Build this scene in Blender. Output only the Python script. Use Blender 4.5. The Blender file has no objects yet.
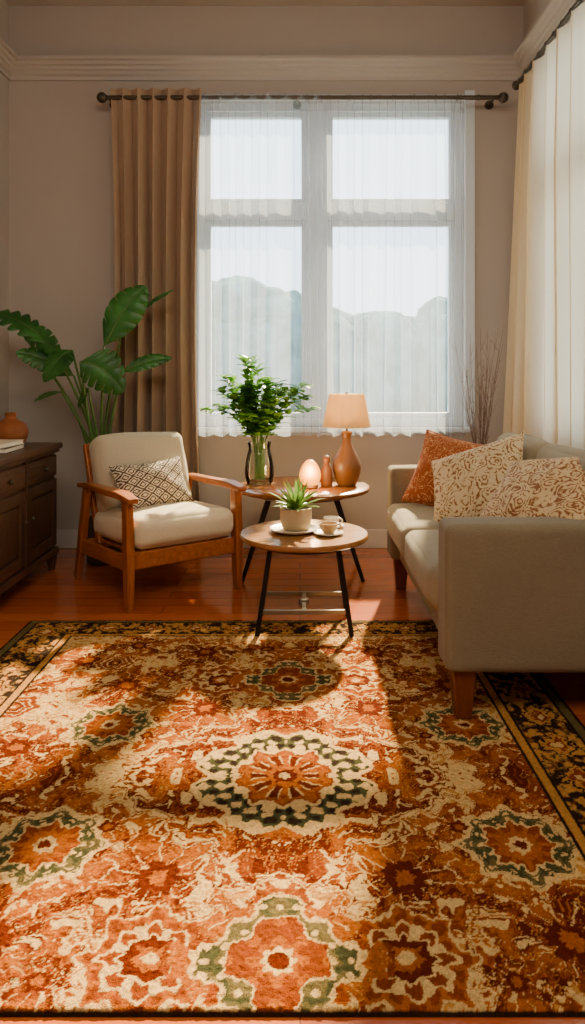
import bpy, bmesh, math, random
import numpy as np
from mathutils import Vector, Matrix, Euler
random.seed(4); np.random.seed(4)
scene=bpy.context.scene
H=1.2; F=715.0
def px(x,y,d): return Vector(((x-300)*d/F, d, H-(y-375)*d/F))

# ---------------------------------------------------------------- materials
def s2l(c):
    return tuple(((v/255)/12.92 if v/255<=0.04045 else ((v/255+0.055)/1.055)**2.4) for v in c)
class NT:
    def __init__(s,name):
        s.m=bpy.data.materials.new(name); s.m.use_nodes=True; s.t=s.m.node_tree
        s.t.nodes.clear(); s.out=s.n('ShaderNodeOutputMaterial')
    def n(s,typ,ins=None,**kw):
        nd=s.t.nodes.new(typ)
        for k,v in kw.items(): setattr(nd,k,v)
        if ins:
            for k,v in ins.items():
                if isinstance(v,bpy.types.NodeSocket): s.t.links.new(v,nd.inputs[k])
                else: nd.inputs[k].default_value=v
        return nd
    def link(s,a,b): s.t.links.new(a,b)
    def coords(s,scale=(1,1,1),kind='Object',rot=(0,0,0)):
        tc=s.n('ShaderNodeTexCoord')
        mp=s.n('ShaderNodeMapping',{'Vector':tc.outputs[kind],'Scale':scale,'Rotation':rot})
        return mp.outputs[0]
    def noise(s,vec,scale,detail=3,rough=.5,dist=0):
        return s.n('ShaderNodeTexNoise',{'Vector':vec,'Scale':scale,'Detail':detail,'Roughness':rough,'Distortion':dist}).outputs[0]
    def ramp(s,fac,stops,interp='LINEAR'):
        r=s.n('ShaderNodeValToRGB',{'Fac':fac}); cr=r.color_ramp; cr.interpolation=interp
        while len(cr.elements)<len(stops): cr.elements.new(.5)
        for e,(p,c) in zip(cr.elements,stops):
            e.position=p; e.color=(*c,1)
        return r.outputs[0]
    def math(s,op,a,b=0.0,c=0.0):
        return s.n('ShaderNodeMath',{0:a,1:b,2:c},operation=op).outputs[0]
    def mix(s,fac,a,b,bt='MIX'):
        m=s.n('ShaderNodeMix',data_type='RGBA',blend_type=bt)
        for i,v in ((0,fac),(6,a),(7,b)):
            if isinstance(v,bpy.types.NodeSocket): s.link(v,m.inputs[i])
            else: m.inputs[i].default_value=v if i==0 else (*v,1)
        return m.outputs[2]
    def bump(s,h,strength=.3,dist=.01):
        return s.n('ShaderNodeBump',{'Height':h,'Strength':strength,'Distance':dist}).outputs[0]
    def bsdf(s,**k):
        ins={}
        for a,v in k.items(): 
            key={'color':'Base Color','rough':'Roughness','metal':'Metallic','normal':'Normal','spec':'Specular IOR Level',
              'trans':'Transmission Weight','sheen':'Sheen Weight','coat':'Coat Weight','emi':'Emission Color','es':'Emission Strength','ior':'IOR','alpha':'Alpha'}[a]
            if a in('color','emi') and isinstance(v,tuple): v=(*v,1)
            ins[key]=v
        b=s.n('ShaderNodeBsdfPrincipled',ins); return b.outputs[0]
    def done(s,sh): s.link(sh,s.out.inputs[0]); return s.m

def plain(name,c,rough=.5,metal=0,var=.12,vs=8,bs=60,bst=.08,**k):
    t=NT(name); v=t.coords(); c=s2l(c)
    f=t.noise(v,vs,3); col=t.mix(f,tuple(x*(1-var) for x in c),tuple(min(1,x*(1+var)) for x in c))
    nb=t.bump(t.noise(v,bs,3),bst,.01)
    return t.done(t.bsdf(color=col,rough=rough,metal=metal,normal=nb,**k))
def fabric(name,c,scale=260,var=.18,sheen=.1,bst=.5):
    t=NT(name); v=t.coords(); c=s2l(c)
    w1=t.n('ShaderNodeTexNoise',{'Vector':t.coords((1,.25,1)),'Scale':scale,'Detail':2}).outputs[0]
    w2=t.n('ShaderNodeTexNoise',{'Vector':t.coords((.25,1,1)),'Scale':scale,'Detail':2}).outputs[0]
    w=t.math('ADD',t.math('MULTIPLY',w1,.5),t.math('MULTIPLY',w2,.5))
    big=t.noise(v,5,3)
    f=t.math('ADD',t.math('MULTIPLY',w,.7),t.math('MULTIPLY',big,.3))
    col=t.ramp(f,[(.3,tuple(x*(1-var*1.5) for x in c)),(.7,tuple(min(1,x*(1+var)) for x in c))])
    return t.done(t.bsdf(color=col,rough=.95,normal=t.bump(w,bst,.004),sheen=sheen,spec=.2))
def wood(name,c1,c2,axis='x',rough=.35,scale=6,coat=0):
    t=NT(name); sc={'x':(.6,7,7),'y':(7,.6,7),'z':(7,7,.6)}[axis]
    v=t.coords(sc); f=t.noise(v,scale,5,.6,.6); g=t.noise(v,scale*6,2)
    ff=t.math('ADD',t.math('MULTIPLY',f,.8),t.math('MULTIPLY',g,.2))
    col=t.ramp(ff,[(.3,s2l(c1)),(.7,s2l(c2))])
    return t.done(t.bsdf(color=col,rough=rough,normal=t.bump(ff,.12,.003),coat=coat))

M={}
M['wall']=plain('wall_paint',(178,169,161),.9,var=.03,vs=3,bs=180,bst=.05)
M['ceil']=plain('ceiling_paint',(184,177,170),.9,var=.02,bst=.03)
M['trim']=plain('trim_paint',(182,175,168),.6,var=.02,bst=.02)
M['base']=plain('baseboard_paint',(205,200,194),.5,var=.02,bst=.02)
M['frame']=plain('window_frame_paint',(205,214,224),.5,var=.02,bst=.02)
M['metal']=plain('dark_bronze_metal',(84,76,66),.4,.8)
M['black']=plain('black_metal',(26,24,23),.45,.6)
M['steel']=plain('brushed_steel',(150,145,138),.35,.9)
M['sofa']=fabric('olive_grey_linen',(126,114,92),var=.14)
M['sofac']=fabric('light_grey_linen',(148,136,113),var=.14)
M['cream']=fabric('cream_upholstery',(216,202,174),var=.1)
M['cream2']=fabric('warm_grey_upholstery',(190,178,154),var=.1)
M['teak']=wood('teak_wood',(126,64,18),(186,106,40),'y',.35)
M['teakz']=wood('teak_wood_vertical',(120,60,16),(176,98,36),'z',.35)
M['leg']=wood('sofa_leg_wood',(84,36,14),(124,62,26),'z',.35)
M['dark']=wood('walnut_dark',(54,36,25),(104,73,51),'y',.4)
M['darkz']=wood('walnut_dark_vertical',(50,33,23),(94,66,46),'z',.4)
M['top']=wood('table_oak',(122,78,36),(172,118,62),'x',.25)
M['top2']=wood('side_table_wood',(108,62,26),(154,94,42),'x',.25)
M['terra']=plain('terracotta_clay',(142,78,36),.75,var=.2,vs=14,bst=.2)
M['lampb']=plain('brown_glazed_ceramic',(112,70,30),.45,var=.35,vs=10,bst=.15)
M['figur']=plain('carved_wood_brown',(108,64,28),.55,var=.2)
M['pot']=plain('stoneware_beige',(182,160,126),.7,var=.1,vs=30)
M['white']=plain('white_ceramic',(220,210,190),.35,var=.03)
M['cup']=plain('cup_tan_ceramic',(184,152,106),.45,var=.08)
M['soil']=plain('potting_soil',(60,42,30),.95,var=.4,vs=80,bst=.6)
M['twig']=plain('dry_twig',(110,86,76),.85,var=.2,vs=30)
M['stem']=plain('plant_stem',(80,116,46),.5,var=.15)
M['book1']=plain('book_cover_cream',(206,192,168),.7)
M['book2']=plain('book_cover_dark',(88,70,60),.7)
M['paper']=plain('book_pages',(230,224,208),.9)
M['basket']=plain('planter_grey',(84,74,64),.8)

def leafmat(name,c1,c2,sc=6):
    t=NT(name); f=t.noise(t.coords(),sc,3)
    col=t.ramp(f,[(.3,s2l(c1)),(.7,s2l(c2))])
    b=t.bsdf(color=col,rough=.35,normal=t.bump(t.noise(t.coords(),40,2),.15,.005))
    tr=t.n('ShaderNodeBsdfTranslucent',{'Color':col}).outputs[0]
    return t.done(t.n('ShaderNodeMixShader',{0:.35,1:b,2:tr}).outputs[0])
M['leaf']=leafmat('tropical_leaf',(24,76,26),(68,134,54))
M['euc']=leafmat('eucalyptus_leaf',(60,122,30),(144,200,74),9)
M['succ']=leafmat('succulent_leaf',(66,108,40),(130,164,76),20)

def sheer(name,c,transp,tlw=.6):
    t=NT(name); c=s2l(c)
    d=t.n('ShaderNodeBsdfDiffuse',{'Color':(*c,1)}).outputs[0]
    tr=t.n('ShaderNodeBsdfTranslucent',{'Color':(*c,1)}).outputs[0]
    m=t.n('ShaderNodeMixShader',{0:tlw,1:d,2:tr}).outputs[0]
    w=t.noise(t.coords((1,1,.3)),400,1)
    fac=t.math('ADD',t.math('MULTIPLY',w,.12),transp-.06)
    tp=t.n('ShaderNodeBsdfTransparent',{'Color':(1,1,1,1)}).outputs[0]
    return t.done(t.n('ShaderNodeMixShader',{0:fac,1:m,2:tp}).outputs[0])
M['sheer']=sheer('sheer_voile',(216,230,250),.74)
M['linen']=sheer('white_linen_curtain',(240,222,190),.05)
def drape():
    t=NT('taupe_drape'); c=s2l((172,145,120))
    w=t.noise(t.coords((1,1,.2)),300,2)
    col=t.mix(w,tuple(x*.85 for x in c),tuple(x*1.1 for x in c))
    b=t.bsdf(color=col,rough=.9,normal=t.bump(w,.2,.003),sheen=.2)
    tr=t.n('ShaderNodeBsdfTranslucent',{'Color':col}).outputs[0]
    return t.done(t.n('ShaderNodeMixShader',{0:.08,1:b,2:tr}).outputs[0])
M['drape']=drape()
def glass(name,tint=(1,1,1)):
    t=NT(name)
    tp=t.n('ShaderNodeBsdfTransparent',{'Color':(*tint,1)}).outputs[0]
    g=t.n('ShaderNodeBsdfGlossy',{'Color':(1,1,1,1),'Roughness':.02}).outputs[0]
    fr=t.n('ShaderNodeFresnel',{'IOR':1.4}).outputs[0]
    return t.done(t.n('ShaderNodeMixShader',{0:fr,1:tp,2:g}).outputs[0])
M['glass']=glass('window_glass')
M['vglass']=glass('vase_glass',(.94,.96,.92))
t=NT('lamp_shade_linen'); w=t.noise(t.coords((1,1,.3)),200,2); c=s2l((212,188,146))
col=t.mix(w,tuple(x*.9 for x in c),tuple(x*1.05 for x in c))
M['shade']=t.done(t.n('ShaderNodeMixShader',{0:.45,1:t.bsdf(color=col,rough=.9),2:t.n('ShaderNodeBsdfTranslucent',{'Color':col}).outputs[0]}).outputs[0])
t=NT('glowing_candle_glass'); lw=t.n('ShaderNodeTexNoise',{'Scale':12.0}).outputs[0]
M['glow']=t.done(t.bsdf(color=s2l((200,120,40)),rough=.4,emi=s2l((255,158,38)),es=t.math('MULTIPLY_ADD',lw,3,1.4)))

# floor
t=NT('wood_floor'); v=t.coords()
br=t.n('ShaderNodeTexBrick',{'Vector':v,'Color1':(*s2l((176,82,34)),1),'Color2':(*s2l((206,108,48)),1),'Mortar':(*s2l((80,36,16)),1),
  'Scale':1.0,'Mortar Size':.0015,'Mortar Smooth':.3,'Bias':0.0,'Brick Width':1.9,'Row Height':.12},offset=.37)
g=t.noise(t.coords((.7,9,1)),7,5,.6,.5)
col=t.mix(t.math('MULTIPLY',g,.45),br.outputs[0],s2l((120,46,18)),'MIX')
M['floor']=t.done(t.bsdf(color=col,rough=t.math('MULTIPLY_ADD',g,.14,.10),coat=.4,normal=t.bump(t.math('SUBTRACT',g,t.math('MULTIPLY',br.outputs[1],2.0)),.08,.003)))

# pillow fabrics
def geo_pillow():
    t=NT('geometric_pillow_fabric'); tc=t.coords(); 
    d=t.n('ShaderNodeTexNoise',{'Vector':tc,'Scale':60.0,'Detail':2}).outputs[1]
    tc2=t.n('ShaderNodeMixRGB',{0:.012,1:tc,2:d}).outputs[0]
    sp=t.n('ShaderNodeSeparateXYZ',{0:tc2})
    x=t.math('MULTIPLY',sp.outputs[0],12); y=t.math('MULTIPLY',sp.outputs[1],17)
    a=t.math('ABSOLUTE',t.math('SUBTRACT',t.math('FRACT',t.math('ADD',x,y)),.5))
    b=t.math('ABSOLUTE',t.math('SUBTRACT',t.math('FRACT',t.math('SUBTRACT',x,y)),.5))
    mn=t.math('MINIMUM',a,b)
    ring=t.math('ABSOLUTE',t.math('SUBTRACT',mn,.27))
    dk=t.math('MINIMUM',mn,t.math('MULTIPLY_ADD',ring,1.0,.03))
    col=t.ramp(dk,[(.075,s2l((74,62,54))),(.105,s2l((214,200,176)))])
    return t.done(t.bsdf(color=col,rough=.95,normal=t.bump(dk,.3,.004)))
M['geo']=geo_pillow()
def flor(name,base,ink,sc,ink2=None,a=.42,b=.56):
    t=NT(name); tc=t.coords()
    d=t.n('ShaderNodeTexNoise',{'Vector':tc,'Scale':9.0,'Detail':2}).outputs[1]
    v=t.n('ShaderNodeMixRGB',{0:.10,1:tc,2:d}).outputs[0]
    vo=t.n('ShaderNodeTexVoronoi',{'Vector':v,'Scale':sc,'Randomness':.7}).outputs[0]
    r=t.math('SINE',t.math('MULTIPLY',vo,30))
    n=t.noise(v,sc*2.6,3,.6,1.5)
    f=t.math('MULTIPLY_ADD',r,.11,n)
    col=t.ramp(f,[(a,s2l(ink)),((a+b)/2,s2l(ink2 or base)),(b,s2l(base))])
    return t.done(t.bsdf(color=col,rough=.95,normal=t.bump(t.noise(tc,250,2),.3,.003),sheen=.1))
M['leafp']=flor('cream_leaf_print_fabric',(212,190,150),(134,88,44),13,ink2=(190,156,110),a=.39,b=.47)
M['rustp']=flor('rust_print_fabric',(156,76,28),(214,164,108),22,ink2=(182,104,50),a=.36,b=.46)
M['tanp']=flor('tan_floral_fabric',(206,178,134),(132,82,42),16,ink2=(178,140,92),a=.42,b=.51)

# ---------------------------------------------------------------- builders
class G:
    def __init__(s,name,loc=(0,0,0),rotz=0,local=False):
        s.e=bpy.data.objects.new(name,None); s.e.empty_display_size=.1
        s.e.location=loc; s.e.rotation_euler=(0,0,rotz); scene.collection.objects.link(s.e)
        s.inv=Matrix() if local else (Matrix.Translation(Vector(loc))@Matrix.Rotation(rotz,4,'Z')).inverted()
    def add(s,o): o.parent=s.e; o.matrix_parent_inverse=s.inv
def mk(name,verts,faces,mat,g=None,loc=(0,0,0),rot=(0,0,0),smooth=True,ang=None,weld=False):
    me=bpy.data.meshes.new(name); me.from_pydata([tuple(v) for v in verts],[],faces)
    bm=bmesh.new(); bm.from_mesh(me)
    if weld: bmesh.ops.remove_doubles(bm,verts=bm.verts,dist=1e-5)
    bmesh.ops.recalc_face_normals(bm,faces=bm.faces)
    if smooth:
        for f in bm.faces: f.smooth=True
        if ang:
            for e in bm.edges:
                if len(e.link_faces)==2 and e.calc_face_angle(0)>ang: e.smooth=False
    bm.to_mesh(me); bm.free()
    o=bpy.data.objects.new(name,me); o.location=loc; o.rotation_euler=rot
    scene.collection.objects.link(o)
    for m in (mat if isinstance(mat,list) else [mat]): me.materials.append(m)
    if g: g.add(o)
    return o
def box(name,lo,hi,mat,g=None,bev=0,seg=3,rot=(0,0,0)):
    lo=Vector(lo);hi=Vector(hi);c=(lo+hi)/2;h=(hi-lo)/2
    vs=[(sx*h.x,sy*h.y,sz*h.z) for sx in(-1,1) for sy in(-1,1) for sz in(-1,1)]
    fs=[(0,1,3,2),(4,6,7,5),(0,4,5,1),(2,3,7,6),(0,2,6,4),(1,5,7,3)]
    o=mk(name,vs,fs,mat,g,loc=c,rot=rot,smooth=False)
    if bev>0:
        b=o.modifiers.new('bev','BEVEL'); b.width=bev; b.segments=seg; b.limit_method='ANGLE'
        for p in o.data.polygons: p.use_smooth=True
        b.harden_normals=True
    return o
def rbox(name,size,r,mat,g,loc,rot=(0,0,0),puff=(0,0,0),n=22,wr=.003,seed=0):
    hx,hy,hz=[s/2 for s in size]
    bm=bmesh.new(); bmesh.ops.create_cube(bm,size=2)
    bmesh.ops.subdivide_edges(bm,edges=bm.edges[:],cuts=n,use_grid_fill=True)
    from mathutils import noise as N
    for v in bm.verts:
        q=[math.copysign(1-(1-abs(c))**1.7,c) for c in v.co]
        p=Vector((q[0]*hx,q[1]*hy,q[2]*hz))
        i=Vector((max(-hx+r,min(hx-r,p.x)),max(-hy+r,min(hy-r,p.y)),max(-hz+r,min(hz-r,p.z))))
        d=p-i
        if d.length>1e-6: p=i+d.normalized()*r
        u=(q[0],q[1],q[2])
        p.x+=puff[0]*u[0]*(1-u[1]**2)*(1-u[2]**2)
        p.y+=puff[1]*u[1]*(1-u[0]**2)*(1-u[2]**2)
        p.z+=puff[2]*u[2]*(1-u[0]**2)*(1-u[1]**2)
        p+=N.noise_vector(p*7+Vector((seed*3.1,0,0)))*wr*2
        v.co=p
    for f in bm.faces: f.smooth=True
    me=bpy.data.meshes.new(name); bm.to_mesh(me); bm.free(); me.materials.append(mat)
    o=bpy.data.objects.new(name,me); o.location=loc; o.rotation_euler=rot; scene.collection.objects.link(o); g.add(o)
    return o
def frames(pts):
    out=[];up=None
    for i,p in enumerate(pts):
        a=pts[max(0,i-1)];b=pts[min(len(pts)-1,i+1)]
        t=(b-a).normalized()
        if up is None:
            up=Vector((0,0,1)) if abs(t.z)<.9 else Vector((0,1,0))
        x=up.cross(t).normalized(); y=t.cross(x).normalized(); up=y
        out.append((t,x,y))
    return out
def tube_data(pts,rad,seg=8,cap=True):
    pts=[Vector(p) for p in pts]; fr=frames(pts); V=[];Fc=[]
    for i,(p,(t,x,y)) in enumerate(zip(pts,fr)):
        r=rad[i] if isinstance(rad,(list,tuple)) else rad
        for k in range(seg):
            a=2*math.pi*k/seg; V.append(p+x*math.cos(a)*r+y*math.sin(a)*r)
    for i in range(len(pts)-1):
        for k in range(seg):
            k2=(k+1)%seg; Fc.append((i*seg+k,i*seg+k2,(i+1)*seg+k2,(i+1)*seg+k))
    if cap:
        Fc.append(tuple(range(seg))[::-1]); b=(len(pts)-1)*seg; Fc.append(tuple(range(b,b+seg)))
    return V,Fc
def tube(name,pts,rad,mat,g=None,seg=12):
    V,Fc=tube_data(pts,rad,seg); return mk(name,V,Fc,mat,g,ang=.9)
def join(lst):
    V=[];Fc=[]
    for v,f in lst:
        o=len(V); V+=list(v); Fc+=[tuple(i+o for i in q) for q in f]
    return V,Fc
def lathe(name,prof,mat,g=None,loc=(0,0,0),seg=40,wob=0):
    V=[];Fc=[];n=len(prof)
    for r,z in prof:
        for k in range(seg):
            a=2*math.pi*k/seg; rr=max(r,1e-4)*(1+wob*math.sin(3*a+z*20)); V.append((rr*math.cos(a),rr*math.sin(a),z))
    for i in range(n-1):
        for k in range(seg):
            k2=(k+1)%seg; Fc.append((i*seg+k,i*seg+k2,(i+1)*seg+k2,(i+1)*seg+k))
    return mk(name,V,Fc,mat,g,loc=loc,ang=.7)
def smoothprof(pts,k=6):
    out=[]
    n=len(pts)
    for i in range(n-1):
        p0=pts[max(0,i-1)];p1=pts[i];p2=pts[i+1];p3=pts[min(n-1,i+2)]
        for j in range(k):
            t=j/k
            out.append(tuple(.5*((2*p1[c])+(-p0[c]+p2[c])*t+(2*p0[c]-5*p1[c]+4*p2[c]-p3[c])*t*t+(-p0[c]+3*p1[c]-3*p2[c]+p3[c])*t**3) for c in range(len(p1))))
    out.append(tuple(pts[-1])); return out
def beam(name,pts,w,h,mat,g,side=None,bev=.008):
    pts=[Vector(p) for p in pts]; V=[];Fc=[];side=Vector(side or (1,0,0))
    for i,p in enumerate(pts):
        t=(pts[min(len(pts)-1,i+1)]-pts[max(0,i-1)]).normalized()
        x=(side-t*side.dot(t)).normalized(); y=t.cross(x)
        ww=w[i] if isinstance(w,(list,tuple)) else w; hh=h[i] if isinstance(h,(list,tuple)) else h
        for a,b in((-1,-1),(1,-1),(1,1),(-1,1)): V.append(p+x*a*ww/2+y*b*hh/2)
    for i in range(len(pts)-1):
        for k in range(4):
            k2=(k+1)%4; Fc.append((i*4+k,i*4+k2,(i+1)*4+k2,(i+1)*4+k))
    Fc.append((3,2,1,0)); b=(len(pts)-1)*4; Fc.append((b,b+1,b+2,b+3))
    o=mk(name,V,Fc,mat,g,smooth=True,ang=.5)
    m=o.modifiers.new('b','BEVEL'); m.width=bev; m.segments=3; m.limit_method='ANGLE'; m.angle_limit=.7; m.harden_normals=True
    return o
def pillow(name,w,h,th,mat,g,loc,rot,piping=None,seed=0,N_=34):
    from mathutils import noise as N
    V=[];Fc=[]
    for s in(1,-1):
        o=len(V)
        for i in range(N_+1):
            for j in range(N_+1):
                u=-1+2*i/N_; v=-1+2*j/N_
                u=math.sin(u*math.pi/2)*.5+u*.5; v=math.sin(v*math.pi/2)*.5+v*.5
                x=w/2*u*(1-.10*(1-v*v)); y=h/2*v*(1-.10*(1-u*u))
                e=max(0,(1-u*u)*(1-v*v))
                z=s*th/2*e**.42
                nz=N.noise(Vector((x*9+seed,y*9,s)))*.02*e**.3
                V.append((x,y,z+nz*s if e>0 else 0))
        for i in range(N_):
            for j in range(N_):
                a=o+i*(N_+1)+j; q=(a,a+1,a+N_+2,a+N_+1); Fc.append(q if s<0 else q[::-1])
    par=G(name,loc) if g is None else g
    ob=mk(name if g is not None else 'cover',V,Fc,mat,None,loc=loc,rot=rot,weld=True)
    pe=[]
    for k in range(4*16):
        s_=k//16; t_=-1+2*(k%16)/16
        u,v=[(t_,-1),(1,t_),(-t_,1),(-1,-t_)][s_]
        pe.append(Vector((w/2*u*(1-.10*(1-v*v)),h/2*v*(1-.10*(1-u*u)),0)))
    pe.append(pe[0])
    V2,F2=tube_data(pe,.005,6,False); o2=mk('piping',V2,F2,piping or mat,None,loc=loc,rot=rot)
    par.add(ob); par.add(o2)
    return par

# ---------------------------------------------------------------- room
XL,XR,YB,ZC=-2.02,1.55,4.96,3.76
YN=-1.6
wx0,wx1,wz0,wz1=-.72,1.14,.84,3.10
def wallbox(name,parts,mat):
    L=[]
    for lo,hi in parts:
        lo=Vector(lo);hi=Vector(hi)
        vs=[Vector(((lo,hi)[a].x,(lo,hi)[b].y,(lo,hi)[c].z)) for a in(0,1) for b in(0,1) for c in(0,1)]
        L.append((vs,[(0,1,3,2),(4,6,7,5),(0,4,5,1),(2,3,7,6),(0,2,6,4),(1,5,7,3)]))
    V,Fc=join(L); return mk(name,V,Fc,mat,smooth=False)
T=.18
wallbox('wall_back',[((XL-T,YB,0),(wx0,YB+T,ZC)),((wx1,YB,0),(XR+T,YB+T,ZC)),((wx0,YB,0),(wx1,YB+T,wz0)),((wx0,YB,wz1),(wx1,YB+T,ZC))],M['wall'])
wallbox('wall_left',[((XL-T,YN,0),(XL,YB,ZC))],M['wall'])
wallbox('wall_front',[((XL-T,YN-T,0),(XR+T,YN,ZC))],M['wall'])
ry0,ry1=2.2,4.35
wallbox('wall_right',[((XR,YN,0),(XR+T,ry0,ZC)),((XR,ry1,0),(XR+T,YB,ZC)),((XR,ry0,0),(XR+T,ry1,wz0)),((XR,ry0,wz1),(XR+T,ry1,ZC))],M['wall'])
wallbox('ceiling',[((XL-T,YN-T,ZC),(XR+T,YB+T,ZC+.1))],M['ceil'])
wallbox('floor',[((XL-T,YN-T,-.08),(XR+T,YB+T,0))],M['floor'])
box('baseboard_back',(XL,YB-.018,0),(XR,YB,.13),M['base'],bev=.006)
box('baseboard_left',(XL,YN,0),(XL+.018,YB-.018,.13),M['base'],bev=.006)
box('baseboard_right',(XR-.018,YN,0),(XR,YB-.018,.13),M['base'],bev=.006)
def cornice(name,axis):
    prof=[(0,3.24),(.015,3.24),(.018,3.262),(.035,3.275),(.04,3.292),(.055,3.30),(.058,3.318),(.075,3.326),(.08,3.345),(.10,3.352),(.10,3.372),(.0,3.385)]
    V=[];Fc=[]
    for e in(0,1):
        for d,z in prof:
            if axis=='back': V.append(((XL+d,XR-d)[e],YB-d,z))
            elif axis=='left': V.append((XL+d,(YN,YB-d)[e],z))
            else: V.append((XR-d,(YN,YB-d)[e],z))
    n=len(prof)
    for i in range(n-1): Fc.append((i,i+1,n+i+1,n+i))
    Fc.append((0,n-1,2*n-1,n))
    return mk(name,V,Fc,M['trim'],smooth=False)
cornice('trim_1','back');cornice('trim_2','left');cornice('trim_3','right')
def window_back():
    g=G('window_1',((wx0+wx1)/2,YB+.08,(wz0+wz1)/2))
    y0,y1=YB+.03,YB+.13
    f=.06
    box('jamb_a',(wx0,y0,wz0),(wx0+f,y1,wz1),M['frame'],g,.006)
    box('jamb_b',(wx1-f,y0,wz0),(wx1,y1,wz1),M['frame'],g,.006)
    box('head',(wx0+f,y0,wz1-f),(wx1-f,y1,wz1),M['frame'],g,.006)
    box('sill_rail',(wx0+f,y0,wz0),(wx1-f,y1,wz0+f),M['frame'],g,.006)
    cx=.12
    box('mullion',(cx-.075,y0,wz0+f),(cx+.075,y1,wz1-f),M['frame'],g,.006)
    for i,(a,b) in enumerate(((wx0+f,cx-.075),(cx+.075,wx1-f))):
        box('transom_%d'%i,(a,y0,2.28),(b,y1,2.40),M['frame'],g,.006)
        for k,(z0,z1) in enumerate(((wz0+f,2.28),(2.40,wz1-f))):
            s=.035
            box('sash_l%d%d'%(i,k),(a,y0+.02,z0),(a+s,y1-.02,z1),M['frame'],g,.004)
            box('sash_r%d%d'%(i,k),(b-s,y0+.02,z0),(b,y1-.02,z1),M['frame'],g,.004)
            box('sash_b%d%d'%(i,k),(a+s,y0+.02,z0),(b-s,y1-.02,z0+s),M['frame'],g,.004)
            box('sash_t%d%d'%(i,k),(a+s,y0+.02,z1-s),(b-s,y1-.02,z1),M['frame'],g,.004)
            box('glass_%d%d'%(i,k),(a+s,y0+.045,z0+s),(b-s,y0+.051,z1-s),M['glass'],g)
    box('window_sill',(wx0-.04,YB-.06,wz0-.035),(wx1+.04,YB+.04,wz0),M['frame'],g,.008)
    box('casing_l',(wx0-.07,YB-.02,wz0),(wx0,YB,wz1+.07),M['frame'],g,.005)
    box('casing_r',(wx1,YB-.02,wz0),(wx1+.07,YB,wz1+.07),M['frame'],g,.005)
    box('casing_t',(wx0,YB-.02,wz1),(wx1,YB,wz1+.04),M['frame'],g,.005)
window_back()
def window_right():
    g=G('window_2',(XR+.08,(ry0+ry1)/2,(wz0+wz1)/2)); x0,x1=XR+.03,XR+.13;f=.06
    box('jamb_a',(x0,ry0,wz0),(x1,ry0+f,wz1),M['frame'],g,.006)
    box('jamb_b',(x0,ry1-f,wz0),(x1,ry1,wz1),M['frame'],g,.006)
    box('head',(x0,ry0+f,wz1-f),(x1,ry1-f,wz1),M['frame'],g,.006)
    box('sill_rail',(x0,ry0+f,wz0),(x1,ry1-f,wz0+f),M['frame'],g,.006)
    c=(ry0+ry1)/2
    box('mullion',(x0,c-.05,wz0+f),(x1,c+.05,wz1-f),M['frame'],g,.006)
    box('transom_a',(x0,ry0+f,2.28),(x1,c-.05,2.38),M['frame'],g,.006)
    box('transom_b',(x0,c+.05,2.28),(x1,ry1-f,2.38),M['frame'],g,.006)
    box('glass',(x0+.05,ry0+f,wz0+f),(x0+.055,ry1-f,wz1-f),M['glass'],g)
window_right()

# ---------------------------------------------------------------- curtains
def curtain_mesh(name,p0,p1,ztop,zbot,folds,amp,mat,g,seed=0,flare=0,nx=None,shift=None,gather=None):
    rnd=random.Random(seed); p0=Vector(p0);p1=Vector(p1);d=p1-p0;L=d.length;t=d/L;nrm=Vector((-t.y,t.x))
    nx=nx or folds*14; nz=36; V=[];Fc=[]
    ph=[rnd.uniform(-.9,.9) for _ in range(folds+2)]; am=[rnd.uniform(.5,1.3) for _ in range(folds+2)]
    for j in range(nz+1):
        w=j/nz; z=ztop+(zbot-ztop)*w
        for i in range(nx+1):
            u=i/nx; k=u*folds; ki=int(min(k,folds-1)); fr=k-ki
            a=am[ki]*(1-fr)+am[ki+1]*fr; pp=ph[ki]*(1-fr)+ph[ki+1]*fr
            A=amp*a*(.55+.45*min(1,w*4))
            off=math.sin(2*math.pi*k+pp*(.5+w*1.6))*A+math.sin(4.1*math.pi*k*.5+seed+w*2)*A*.35*(.3+.7*w)
            along=u*L+math.sin(4*math.pi*k+pp)*L/folds*.12
            if gather: c=L/2; along=c+(along-c)*gather(w)
            q=p0+t*along+nrm*(off+flare*w)
            if shift: q=q+Vector(shift(u,w))
            V.append((q.x,q.y,z+ .006*math.sin(2*math.pi*k)*(1 if j==nz else 0)))
    for j in range(nz):
        for i in range(nx):
            a=j*(nx+1)+i; Fc.append((a,a+1,a+nx+2,a+nx+1))
    return mk(name,V,Fc,mat,g)
def ball(r,c,seg=16):
    bm=bmesh.new(); bmesh.ops.create_uvsphere(bm,u_segments=seg,v_segments=10,radius=r)
    V=[v.co+Vector(c) for v in bm.verts]; Fc=[tuple(v.index for v in f.verts) for f in bm.faces]; bm.free(); return V,Fc
YR=4.82; ZR=3.07
def torus_pts(c,r,axis,n=16):
    out=[]
    for k in range(n+1):
        a=2*math.pi*k/n
        out.append(Vector(c)+(Vector((0,math.cos(a),math.sin(a))) if axis=='x' else Vector((math.cos(a),0,math.sin(a))))*r)
    return out
g=G('curtain_rod',(0,YR,ZR))
L=[tube_data([(-1.31,YR,ZR),(1.35,YR,ZR)],.015,12),ball(.036,(-1.335,YR,ZR)),ball(.036,(1.37,YR,ZR))]
for x in(-1.29,-.02,1.31):
    L.append(tube_data([(x,YR,ZR),(x,YB-.003,ZR)],.009,8)); L.append(tube_data([(x,YB-.014,ZR),(x,YB-.002,ZR)],.03,14))
V,Fc=join(L); mk('rod',V,Fc,M['metal'],g,ang=.6)
V,Fc=join([tube_data(torus_pts((-.68+.145*i,YR,ZR),.02,'x'),.0025,6,False) for i in range(14)])
mk('rings',V,Fc,M['metal'],g)
g=G('taupe_curtain',(-.96,YR,1.6))
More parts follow.
